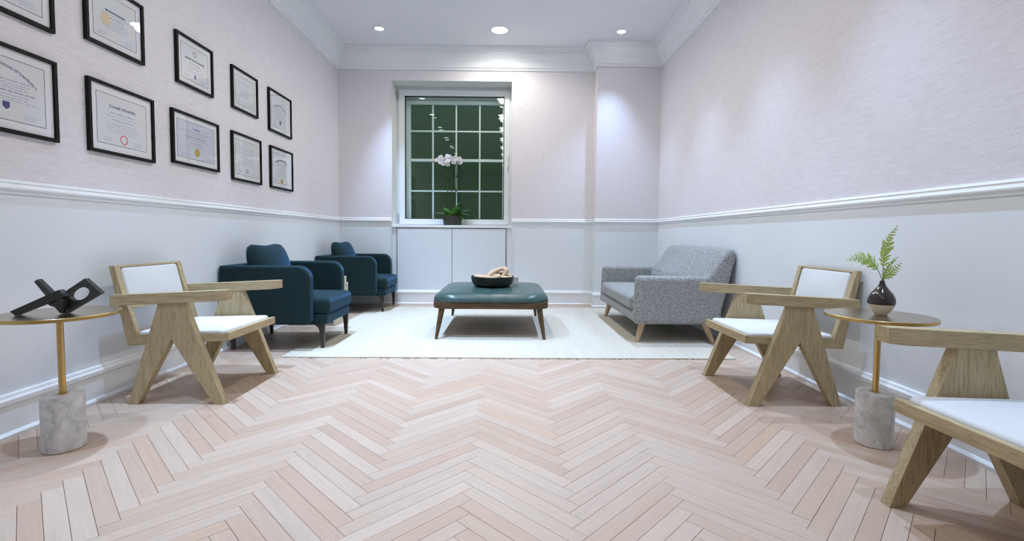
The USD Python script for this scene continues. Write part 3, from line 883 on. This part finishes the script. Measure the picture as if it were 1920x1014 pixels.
vx, vy, vz = 1.727, 2.170, TT
nk = (vx, vy, vz + 0.150)
frond('long fern frond arching from the vase towards the oak armchair', bez(nk, (vx - 0.02, vy, 0.83), (vx - 0.085, vy - 0.01, 0.895), (1.545, vy - 0.02, 0.852)), 14, 0.040, (0.25, 0.35, 1), 0.30)
frond('tallest fern frond standing upright in the vase', bez(nk, (vx + 0.004, vy, 0.85), (vx - 0.01, vy, 0.93), (1.778, vy - 0.01, 1.010)), 14, 0.047, (1, 0.25, 0.1), 0.28)
frond('short fern frond leaning out of the vase away from the long one', bez(nk, (vx + 0.015, vy, 0.79), (vx + 0.04, vy - 0.01, 0.80), (1.792, vy - 0.02, 0.842)), 9, 0.026, (-0.5, 0.3, 1), 0.2)
frond('shortest curled fern frond in the middle of the vase', bez(nk, (vx, vy - 0.01, 0.80), (vx + 0.005, vy - 0.03, 0.85), (vx + 0.03, vy - 0.045, 0.872)), 9, 0.026, (1, 0.1, 0.35), 0.2)

# ------------------------------------------------------------------ dark lounge chairs
def make_lounge(label, loc):
    t_ = thing('lounge_chair', label, 'lounge chair', loc)
    HW, AT = 0.422, 0.098
    r = 0.022
    for s in (-1, 1):
        y0_, y1_ = s * (HW - AT + r), s * (HW - r)
        sp = []
        for yy in (y0_, y1_):
            sp += [(-0.405 + r, yy, 0.222 + r, r), (-0.405 + r, yy, 0.700 - r, r), (0.322 - r - 0.02, yy, 0.222 + r, r), (0.322 - r, yy, 0.26, r)]
            for k in range(7):
                a = PI / 2 * k / 6
                sp.append((0.322 - 0.105 + (0.105 - r) * math.sin(a), yy, 0.700 - 0.105 + (0.105 - r) * math.cos(a), r))
        obj('arm', hull(sp), M['navy_cloth'], t_, 40)
    sp = [(x, y, z, r) for x in (-0.405 + r, -0.30) for y in (-0.34, 0.34) for z in (0.222 + r, 0.700 - r)]
    obj('back', hull(sp), M['navy_cloth'], t_, 40)
    pf_ = slab(0.375, 0.318, 0.05, 0.208, 0.292, 0.012, 0.012, 0, 6, 0.06, 4)
    obj('seat_frame', mv(pf_, 0.036), M['navy_cloth'], t_, 40)
    cu = slab(0.380, 0.318, 0.06, 0.296, 0.432, 0.048, 0.028, 0.022, 6, 0.05, 8)
    obj('seat_cushion', mv(cu, 0.052), M['navy_cloth'], t_, 50)
    # back pillow with two ears
    n = 26
    g = np.linspace(-1, 1, n)
    U, V = np.meshgrid(g, g, indexing='ij')
    su, sv = U, V
    pull = 1 - 0.13 * np.abs(U * V) ** 5
    yy = 0.300 * U * np.sqrt(1 - 0.12 * V ** 2) * pull
    zz_ = 0.240 * V * np.sqrt(1 - 0.06 * U ** 2) * pull - np.where(V > 0, 0.036 * V ** 2 * (1 - U ** 2) ** 1.3, 0)
    thk = 0.118 * ((1 - su ** 2) * (1 - sv ** 2)) ** 0.42
    fr, bk_ = np.stack([thk, yy, zz_], -1).reshape(-1, 3), np.stack([-thk * 0.75, yy, zz_], -1).reshape(-1, 3)
    f = []
    for i in range(n - 1):
        for j in range(n - 1):
            a = i * n + j
            f += [(a, a + n, a + n + 1), (a, a + n + 1, a + 1)]
    f = np.array(f)
    pm = trimesh.Trimesh(np.vstack([fr, bk_]), np.vstack([f, f[:, ::-1] + n * n]), process=False)
    pm.merge_vertices(digits_vertex=5)
    pm.update_faces(pm.nondegenerate_faces())
    obj('back_pillow', mv(pm, -0.195, 0, 0.655, 0, -14), M['navy_cloth'], t_, 60)
    for s in (-1, 1):
        # front legs: slim, with a small curved bracket at the top
        leg = Polygon([(0.300, 0.212), (0.395, 0.212), (0.392, 0.150), (0.384, 0.0105), (0.362, 0.0105), (0.352, 0.150), (0.345, 0.175), (0.330, 0.193)])
        m_ = prism(leg, 0.026, 'y', s * 0.290 - 0.013)
        obj('leg', m_, M['dark_leg'], t_, False)
        m_ = prism(Polygon([(-0.375, 0.225), (-0.335, 0.225), (-0.338, 0.0), (-0.358, 0.0)]), 0.024, 'y', s * 0.322 - 0.012)
        obj('leg', m_, M['dark_leg'], t_, False)
    return t_


lc = make_lounge('dark blue lounge chair standing next to the oak armchair', (-1.905, 4.258, 0))
dup(lc, (-1.905, 6.185, 0), 0, 'dark green-blue lounge chair farthest back, in the corner beside the window cabinet')

# little table and tissue box between the two lounge chairs
ct = thing('low_table', 'low cream side table standing between the two dark lounge chairs', 'side table', (-2.01, 5.20, 0))
obj('tabletop', mv(slab(0.22, 0.22, 0.02, 0.395, 0.42, 0.004, 0.004), 0, 0, 0), M['cream_box'], ct)
for sx in (-1, 1):
    obj('side_panel', bx(sx * 0.205 - 0.012, sx * 0.205 + 0.012, -0.205, 0.205, 0, 0.396, 0.002), M['cream_box'], ct, False)
tb = thing('tissue_box', 'cream tissue box with a white tissue, peeking out behind the nearer dark lounge chair', 'tissue box', (-1.855, 5.22, 0.42))
obj('carton', bx(-0.07, 0.07, -0.11, 0.11, 0, 0.078, 0.003), M['cream_box'], tb, False)
ts = hull([(0.03, 0, 0.079, 0.003), (0.075, -0.02, 0.100, 0.002), (-0.03, 0.01, 0.079, 0.003), (-0.01, 0.02, 0.120, 0.002), (0.05, 0.03, 0.112, 0.002)])
obj('tissue', ts, M['tissue'], tb)

# ------------------------------------------------------------------ grey loveseat
lv = thing('loveseat', 'light grey boucle loveseat with tapered beech legs against the wall', 'loveseat', (1.60, 4.965, 0))
HW = 0.79
r = 0.045
parts = []
for s in (-1, 1):
    sp = []
    for yy in (s * (HW - r), s * (HW - 0.105 + r)):
        sp += [(-0.47 + r, yy, 0.178 + r, r), (-0.455 + r, yy, 0.612 - r, r), (0.24, yy, 0.608 - r, r), (0.27, yy, 0.178 + r, r)]
    parts.append(hull(sp))
parts.append(hull([(x, y, z, r) for x in (-0.462 + r, 0.26) for y in (-0.70, 0.70) for z in (0.178 + r, 0.30 - r)]))
bp = []
for y in (-(HW - r), HW - r):
    bp += [(0.12, y, 0.178 + r, r), (0.295 - r, y, 0.178 + r, r), (0.16 + r, y, 0.608 - r, r), (0.40 - r, y, 0.80 - r + 0.03, r), (0.425 - r, y, 0.855 - r, r), (0.36 + r * 0.6, y, 0.835 - r, r)]
parts.append(hull(bp))
fr = fuse(parts, 0.035, 8)
v = fr.vertices
front = (v[:, 0] > -0.1) & (v[:, 2] > 0.44)
k = np.clip(1 - (v[:, 1] / 0.74) ** 2, 0, 1) ** 0.7 * np.clip((v[:, 2] - 0.42) / 0.1, 0, 1)
nrm = fr.vertex_normals
v[front, 0] -= (0.085 * k * np.clip(-nrm[:, 0] + 0.3, 0, 1))[front]
v[front, 2] += (0.012 * k * np.clip(nrm[:, 2], 0, 1))[front]
fr.vertices = v
obj('frame', fr, M['boucle'], lv, 50)
cu = slab(0.335, 0.672, 0.05, 0.297, 0.424, 0.045, 0.02, 0.024, 6, 0.06, 8)
obj('seat_cushion', mv(cu, -0.142), M['boucle'], lv, 50)
for sy in (-1, 1):
    for x0_, x1_ in ((-0.365, -0.415), (0.195, 0.272)):
        obj('leg', tube([(x0_, sy * 0.672, 0.186), (x0_ + (x1_ - x0_) * 0.5, sy * 0.682, 0.098), (x1_, sy * 0.690, 0.0 if x1_ > 0.2 else 0.0095)], (0.030, 0.026, 0.020), 20, flat=0.0 if x1_ > 0.2 else 0.011), M['beech_leg'], lv, 40)

# ------------------------------------------------------------------ ottoman
ot = thing('ottoman', 'square teal leather ottoman with a walnut base, in the middle of the rug', 'ottoman', (-0.146, 4.985, 0.0105))
oc = slab(0.548, 0.638, 0.23, 0.330, 0.408, 0.076, 0.014, 0.034, 12, 0.05, 10)
v = oc.vertices
# shallow stitched seams along the middle lines
for ax, at_ in ((0, 0.0), (1, -0.22), (1, 0.22)):
    up = v[:, 2] > 0.40
    v[up, 2] -= 0.004 * np.exp(-((v[up, ax] - at_) / 0.018) ** 2)
obj('cushion', oc, M['leather'], ot, True)
obj('seam', tube([(0, -0.6355, 0.345), (0, -0.6345, 0.36), (0, -0.61, 0.395), (0, -0.575, 0.4135)], 0.0022, 6), M['leather'], ot)
obj('apron', slab(0.540, 0.630, 0.14, 0.272, 0.331, 0.003, 0.004, 0, 12, 0.08, 3), M['walnut_x'], ot, 30)
for sx in (-1, 1):
    for sy in (-1, 1):
        top_, bot_ = np.array([sx * 0.452, sy * 0.575, 0.275]), np.array([sx * 0.494, sy * 0.654, 0.0])
        obj('leg', tube([top_, (top_ + bot_) / 2, bot_], (0.028, 0.022, 0.0135), 16, flat=0.0), M['walnut_z'], ot, 40)

OT = 0.4515
bw = thing('bowl', 'low dark bowl with straight flared sides on the teal ottoman', 'bowl', (-0.143, 4.850, OT))
obj('body', lathe([(0.0001, 0.0), (0.165, 0.0), (0.186, 0.006), (0.202, 0.022), (0.213, 0.050), (0.219, 0.094), (0.216, 0.096), (0.210, 0.088), (0.203, 0.050), (0.192, 0.026), (0.165, 0.014), (0.0001, 0.012)], 64), M['bowl'], bw, 40)


def link(ax, ay, r_, n=36, seed=0):
    """A carved oval chain link in its local xy plane."""
    a = np.linspace(0, 2 * PI, n, endpoint=False)
    p = np.c_[ax * np.cos(a), ay * np.sin(a), 0.006 * np.sin(2 * a + seed)]
    v, f, s = [], [], 12
    for i in range(n):
        t_ = p[(i + 1) % n] - p[i - 1]
        t_ /= np.linalg.norm(t_)
        b = np.array([0, 0, 1.])
        c = np.cross(t_, b)
        rr = r_ * (1 + 0.10 * math.sin(3 * a[i] + seed))
        for j in range(s):
            q = 2 * PI * j / s
            v.append(p[i] + rr * (c * math.cos(q) * 1.15 + b * math.sin(q)))
    for i in range(n):
        for j in range(s):
            k, l_ = (i + 1) % n, (j + 1) % s
            f += [(i * s + j, k * s + j, k * s + l_), (i * s + j, k * s + l_, i * s + l_)]
    m_ = trimesh.Trimesh(np.array(v), np.array(f), process=False)
    m_.fix_normals()
    return m_


wc = thing('wooden_chain', 'pale carved wooden chain of thick links heaped in the dark bowl', 'wooden chain', (-0.143, 4.850, OT))
obj('link', mv(link(0.115, 0.055, 0.020, seed=1), -0.050, -0.055, 0.092, 6, 0, 4), M['pale_wood'], wc, True)
obj('link', mv(link(0.100, 0.052, 0.021, seed=2), 0.050, -0.010, 0.112, 14, -28, 50), M['pale_wood'], wc, True)
obj('link', mv(link(0.092, 0.052, 0.020, seed=4), 0.100, 0.020, 0.096, -20, 12, 16), M['pale_wood'], wc, True)
obj('link', mv(link(0.105, 0.055, 0.019, seed=6), -0.040, 0.085, 0.074, -12, 4, 8), M['pale_wood'], wc, True)
cd = thing('card_box', 'small cream card box standing behind the dark bowl on the ottoman', 'box', (0.094, 5.10, OT - 0.001))
obj('carton', bx(-0.033, 0.033, -0.012, 0.012, 0, 0.066, 0.002), M['cream'], cd, False)
obj('lid', bx(-0.0345, 0.0345, -0.0135, 0.0135, 0.055, 0.0685, 0.002), M['cream'], cd, False)

# ------------------------------------------------------------------ orchid
SL = 1.098
oc_ = thing('orchid', 'white moth orchid in a dark rectangular planter on the window sill', 'orchid', (-0.763, 6.73, SL))
pot = slab(0.132, 0.062, 0.02, 0.0, 0.132, 0.006, 0.006, 0, 5, 0.05, 3, taper=0.014)
obj('planter', pot, M['planter'], oc_, 40)
ms = slab(0.122, 0.054, 0.018, 0.124, 0.140, 0.010, 0.002, 0.014, 5, 0.02, 8)
ms.vertices[:, 2] += (meshkit.fbm(ms.vertices * 40, 3, 2) - 0.4) * 0.022 * (ms.vertices[:, 2] > 0.135)
obj('moss', ms, M['moss'], oc_, 60)
for (ox_, oy_, dx, dy, dz, ln, wd, dr) in ((-0.06, 0.0, -1, -0.25, 0.55, 0.20, 0.055, 0.42), (-0.02, -0.01, -0.75, -0.4, 0.95, 0.17, 0.058, 0.5), (0.05, 0.0, 0.75, -0.3, 0.85, 0.20, 0.075, 0.5), (0.06, -0.02, 1, -0.3, 0.35, 0.19, 0.065, 0.35),
                                        (0.02, -0.02, 0.35, -0.6, 1.0, 0.18, 0.080, 0.45), (0.07, 0.01, 0.9, 0.2, 0.9, 0.19, 0.070, 0.4), (0.0, 0.02, 0.25, 0.1, 1.0, 0.22, 0.085, 0.3), (0.08, -0.03, 0.75, -0.5, -0.05, 0.12, 0.055, 0.5), (-0.05, 0.02, -0.3, 0.3, 1.0, 0.16, 0.06, 0.5)):
    obj('leaf', orient(leaf(ln * 1.05, wd * 1.7, dr, 0.25, 8), (ox_, oy_, 0.138), (dx, dy, dz)), M['orchid_leaf'], oc_, True)
stems = [bez((-0.03, 0, 0.13), (-0.075, 0, 0.45), (-0.085, 0, 0.75), (-0.075, -0.01, 0.86)), bez((0.01, 0.01, 0.13), (-0.01, 0, 0.45), (-0.04, 0, 0.75), (-0.03, -0.01, 0.87)), bez((0.03, 0, 0.13), (0.05, 0, 0.45), (0.055, 0, 0.7), (0.05, -0.01, 0.86))]
tops = [bez((-0.075, -0.01, 0.86), (-0.08, -0.02, 0.95), (-0.17, -0.03, 0.95), (-0.245, -0.04, 0.905), 14), bez((-0.03, -0.01, 0.87), (-0.03, -0.02, 0.97), (-0.06, -0.03, 0.985), (-0.13, -0.05, 0.93), 14), bez((0.05, -0.01, 0.86), (0.04, -0.02, 0.96), (0.06, -0.03, 0.98), (0.10, -0.05, 0.91), 14)]
for st_, tp in zip(stems, tops):
    obj('stem', tube(np.vstack([st_, tp[1:]]), 0.0065, 7), M['orchid_stem'], oc_)
    for s in (0.42, 0.72):
        p_ = st_[int(s * 29)]
        obj('stem_clip', mv(trimesh.creation.icosphere(2, 0.015), *p_), M['orchid_stem'], oc_)


def flower(scale):
    ps = []
    for k, (ln, wd) in enumerate(((0.036, 0.040), (0.036, 0.030), (0.033, 0.026), (0.033, 0.026), (0.036, 0.040))):
        a = (0, 72, 150, 210, 288)[k] + 0
        ang = math.radians((10, 90, 222, 318, 170)[k])
        m_ = leaf(ln * scale, wd * 1.25 * scale, 0.12, 0.1, 6)
        ps.append(orient(m_, (0, 0, 0), (math.cos(ang), 0, math.sin(ang)), (0, -1, 0)))
    return cat(ps)


fp = [(-0.205, 0.895), (-0.165, 0.865), (-0.150, 0.925), (-0.105, 0.900), (-0.110, 0.845), (-0.060, 0.880), (-0.055, 0.835), (-0.030, 0.930), (0.005, 0.905), (0.045, 0.930), (0.070, 0.895), (0.105, 0.905), (0.110, 0.860), (-0.065, 0.945), (0.02, 0.865)]
for i, (fx, fz) in enumerate(fp):
    fm = flower(1.18 if i % 3 else 1.0)
    q = obj('flower', mv(fm, fx, -0.075 - 0.012 * (i % 3), fz, R.uniform(-30, 30), R.uniform(-20, 20), R.uniform(-15, 20)), M['petal'], oc_, True)
    obj('lip', mv(trimesh.creation.icosphere(1, 0.006), fx, -0.086 - 0.012 * (i % 3), fz - 0.004), M['lip'], q)
for bxx, bz in ((-0.255, 0.90), (-0.235, 0.888), (-0.085, 0.965)):
    obj('bud', mv(trimesh.creation.icosphere(2, 0.014), bxx, -0.06, bz), M['lip'], oc_)

# ------------------------------------------------------------------ framed diplomas on the left wall
def strip(y0_, y1_, z0_, z1_, x):
    return bx(x, x + 0.0004, y0_, y1_, z0_, z1_)


def words(cy, z, width, hgt, x, rng):
    """An illegible line of print: short dashes the length of words."""
    out = []
    p_ = cy - width / 2
    while p_ < cy + width / 2 - 0.004:
        ln = min(rng.uniform(0.012, 0.035), cy + width / 2 - p_)
        out.append(strip(p_, p_ + ln, z - hgt / 2, z + hgt / 2, x))
        p_ += ln + 0.006
    return out


def lettering(text, cy, z, width, x, arc=0.0, bold=True, mid=0.0):
    """Words set across the sheet, on an arc if asked: along +y, up +z, facing +x."""
    m_ = meshkit.text_mesh(text, 0.02, 0.0004, bold)
    v = m_.vertices
    ext = v[:, 0].max() - v[:, 0].min()
    v = (v - [v[:, 0].min() + ext / 2, 0, 0]) * [width / ext, width / ext, 1]
    m_.vertices = np.c_[x + v[:, 2], cy + v[:, 0], z + v[:, 1] - arc * ((v[:, 0] + cy - mid) / (width / 2)) ** 2]
    return m_


def disc(cy, cz, ry, rz, x, inner=0.0):
    p_ = affinity.translate(affinity.scale(shapely.Point(0, 0).buffer(1.0, 24), ry, rz), cy, cz)
    if inner:
        p_ = p_.difference(affinity.translate(affinity.scale(shapely.Point(0, 0).buffer(1.0, 24), ry * inner, rz * inner), cy, cz))
    return prism(p_, 0.0006, 'x', x)


def diploma(label, y0_, y1_, z0_, z1_, lines, title=None, seal=None, crest=None, sheet='paper_doc', seed=0, key=True, mb=0.030):
    rng = random.Random(seed)
    cy, cz = (y0_ + y1_) / 2, (z0_ + z1_) / 2
    t_ = thing('framed_diploma', label, 'framed diploma', (WL, cy, cz))
    hy, hz = (y1_ - y0_) / 2, (z1_ - z0_) / 2
    fw, dp = 0.017, 0.022
    obj('frame', prism(sbox(-hy, -hz, hy, hz).difference(sbox(-hy + fw, -hz + fw, hy - fw, hz - fw)), dp - 0.001, 'x', 0.001), M['black'], t_, False)
    iy, iz = hy - fw + 0.001, hz - fw + 0.001
    obj('mat_board', bx(0.004, 0.010, -iy, iy, -iz, iz), M['mat_board'], t_, False)
    ky, kz = iy - mb - 0.008, iz - mb - 0.008
    obj('border_line', prism(sbox(-ky, -kz, ky, kz).difference(sbox(-ky + 0.0028, -kz + 0.0028, ky - 0.0028, kz - 0.0028)), 0.0006, 'x', 0.010), M['ink'], t_, False)
    sy, sz = ky - 0.0028, kz - 0.0028
    obj('sheet', bx(0.010, 0.0103, -sy, sy, -sz, sz), M[sheet], t_, False)
    tx = []
    for (zf, wf, hf) in lines:
        tx += words(0, zf * sz, wf * 2 * sy, hf, 0.0104, rng)
    for q in (-1, 1):
        for k in range(3):
            tx += words(q * 0.62 * sy, (-0.74 - 0.07 * k) * sz, 0.34 * sy, 0.0018, 0.0104, rng)
    obj('print', cat(tx), M['ink_pale'], t_, False, kind='stuff')
    if title:
        txt, zf, wf, arc, ink, off, mid = (title + (0, 0))[:7]
        if txt:
            obj('title', lettering(txt, off * sy, zf * sz, wf * 2 * sy, 0.0104, arc * sz, True, mid * sy), M[ink], t_, False)
        else:
            dd = []
            n = 9
            for k in range(n):
                u = -1 + 2 * (k + 0.5) / n
                c_ = u * wf * sy
                w_ = wf * sy / n * 0.8
                dd.append(mv(bx(0.0104, 0.0108, -w_, w_, -0.006, 0.006), 0, c_, zf * sz - arc * sz * u * u, 0, 0, math.degrees(math.atan2(-2 * arc * sz * u, wf * sy))))
            obj('title', cat(dd), M[ink], t_, False)
    if seal:
        col, fy, fz, rr, inner = seal
        obj('seal', disc(fy * sy, fz * sz, rr, rr, 0.0104, inner), M[col], t_, False)
    if crest:
        col, fy, fz, w_, h_ = crest
        pol = Polygon([(-w_, h_), (w_, h_), (w_, -h_ * 0.3), (0, -h_), (-w_, -h_ * 0.3)])
        obj('crest', prism(affinity.translate(pol, fy * sy, fz * sz), 0.0005, 'x', 0.0104), M[col], t_, False)
    obj('glass', bx(0.0140, 0.0150, -iy, iy, -iz, iz), M['picture_glass'], t_, False)
    return t_


T1 = [(0.30, 0.5, 0.004), (0.16, 0.62, 0.0022), (0.03, 0.42, 0.0045), (-0.12, 0.5, 0.0022), (-0.21, 0.62, 0.0022), (-0.30, 0.66, 0.0022), (-0.39, 0.60, 0.0022), (-0.48, 0.55, 0.0022)]
T2 = [(0.58, 0.72, 0.003), (0.45, 0.5, 0.0025), (0.30, 0.55, 0.004), (0.12, 0.6, 0.0022), (-0.02, 0.45, 0.004), (-0.16, 0.6, 0.0022), (-0.26, 0.7, 0.0022), (-0.36, 0.62, 0.0022)]
diploma('framed diploma cropped by the picture top, above the School of Dentistry one', 1.99, 2.505, 1.958, 2.372, T1, seed=11)
diploma('framed diploma with a pale gold seal, above the one with the red ring', 2.690, 3.110, 2.012, 2.378, T1, (None, 0.30, 0.45, 0.0, 'ink_pale'), ('gold_pale', -0.46, -0.12, 0.034, 0), seed=12)
diploma('framed diploma with a round crest at its top, above the lilac one', 3.410, 3.822, 2.012, 2.368, [(0.02, 0.42, 0.0035), (-0.14, 0.5, 0.002), (-0.26, 0.36, 0.003), (-0.40, 0.6, 0.002), (-0.5, 0.55, 0.002)], (None, 0.24, 0.72, 0.0, 'ink'), ('grey_seal', 0.0, 0.64, 0.022, 0.55), ('navy', 0.0, -0.72, 0.010, 0.015), seed=13)
diploma('framed diploma with a dark blue square emblem and the words School of Dentistry', 1.99, 2.506, 1.412, 1.816, [(0.30, 0.7, 0.003), (0.20, 0.62, 0.0022), (0.12, 0.55, 0.0022), (0.04, 0.6, 0.0022), (-0.06, 0.75, 0.005), (-0.18, 0.6, 0.0022), (-0.27, 0.55, 0.0022), (-0.36, 0.9, 0.002)], ('School of Dentistry', 0.72, 0.44, 0.12, 'ink_grey', 0.36, -0.10), None, ('navy', 0.05, -0.55, 0.016, 0.018), seed=14, mb=0.034)
diploma('framed Cornell University diploma with a red ring seal', 2.688, 3.177, 1.409, 1.813, T1, ('Cornell University', 0.50, 0.53, 0.0, 'ink'), ('red', 0.02, -0.72, 0.028, 0.78), seed=15, mb=0.034)
diploma('framed diploma on lilac paper with a blue heading and a gold seal', 3.348, 3.880, 1.443, 1.817, [(0.50, 0.84, 0.004), (0.36, 0.5, 0.0025), (0.20, 0.58, 0.007), (0.06, 0.6, 0.003), (-0.10, 0.32, 0.003), (-0.18, 0.34, 0.003), (-0.32, 0.5, 0.002)], (None, 0.68, 0.20, 0.0, 'ink_blue'), ('gold', 0.02, -0.60, 0.030, 0), None, 'paper_lilac', seed=16)
diploma('small framed diploma with no seal, upper row, fourth from the picture edge', 4.084, 4.494, 2.015, 2.368, [(0.60, 0.7, 0.002), (0.10, 0.36, 0.004), (-0.04, 0.4, 0.002), (-0.14, 0.5, 0.0025), (-0.26, 0.5, 0.0022), (-0.36, 0.5, 0.0022)], seed=17)
diploma('framed diploma with a grey oval crest at its foot, below the one with no seal', 4.066, 4.540, 1.412, 1.820, T2, None, ('grey_seal', 0.0, -0.74, 0.020, 0.5), seed=18)
diploma('framed diploma with a small dark blue crest, upper row, nearest the window', 4.702, 5.182, 1.964, 2.372, T1, (None, 0.55, 0.75, 0.30, 'ink_pale'), None, ('navy', 0.0, -0.62, 0.013, 0.026), seed=19)
diploma('framed diploma with an arched heading and a gold seal, lower row, nearest the window', 4.716, 5.198, 1.412, 1.820, T1, (None, 0.60, 0.66, 0.22, 'ink'), ('gold', 0.0, -0.84, 0.026, 0), seed=20)
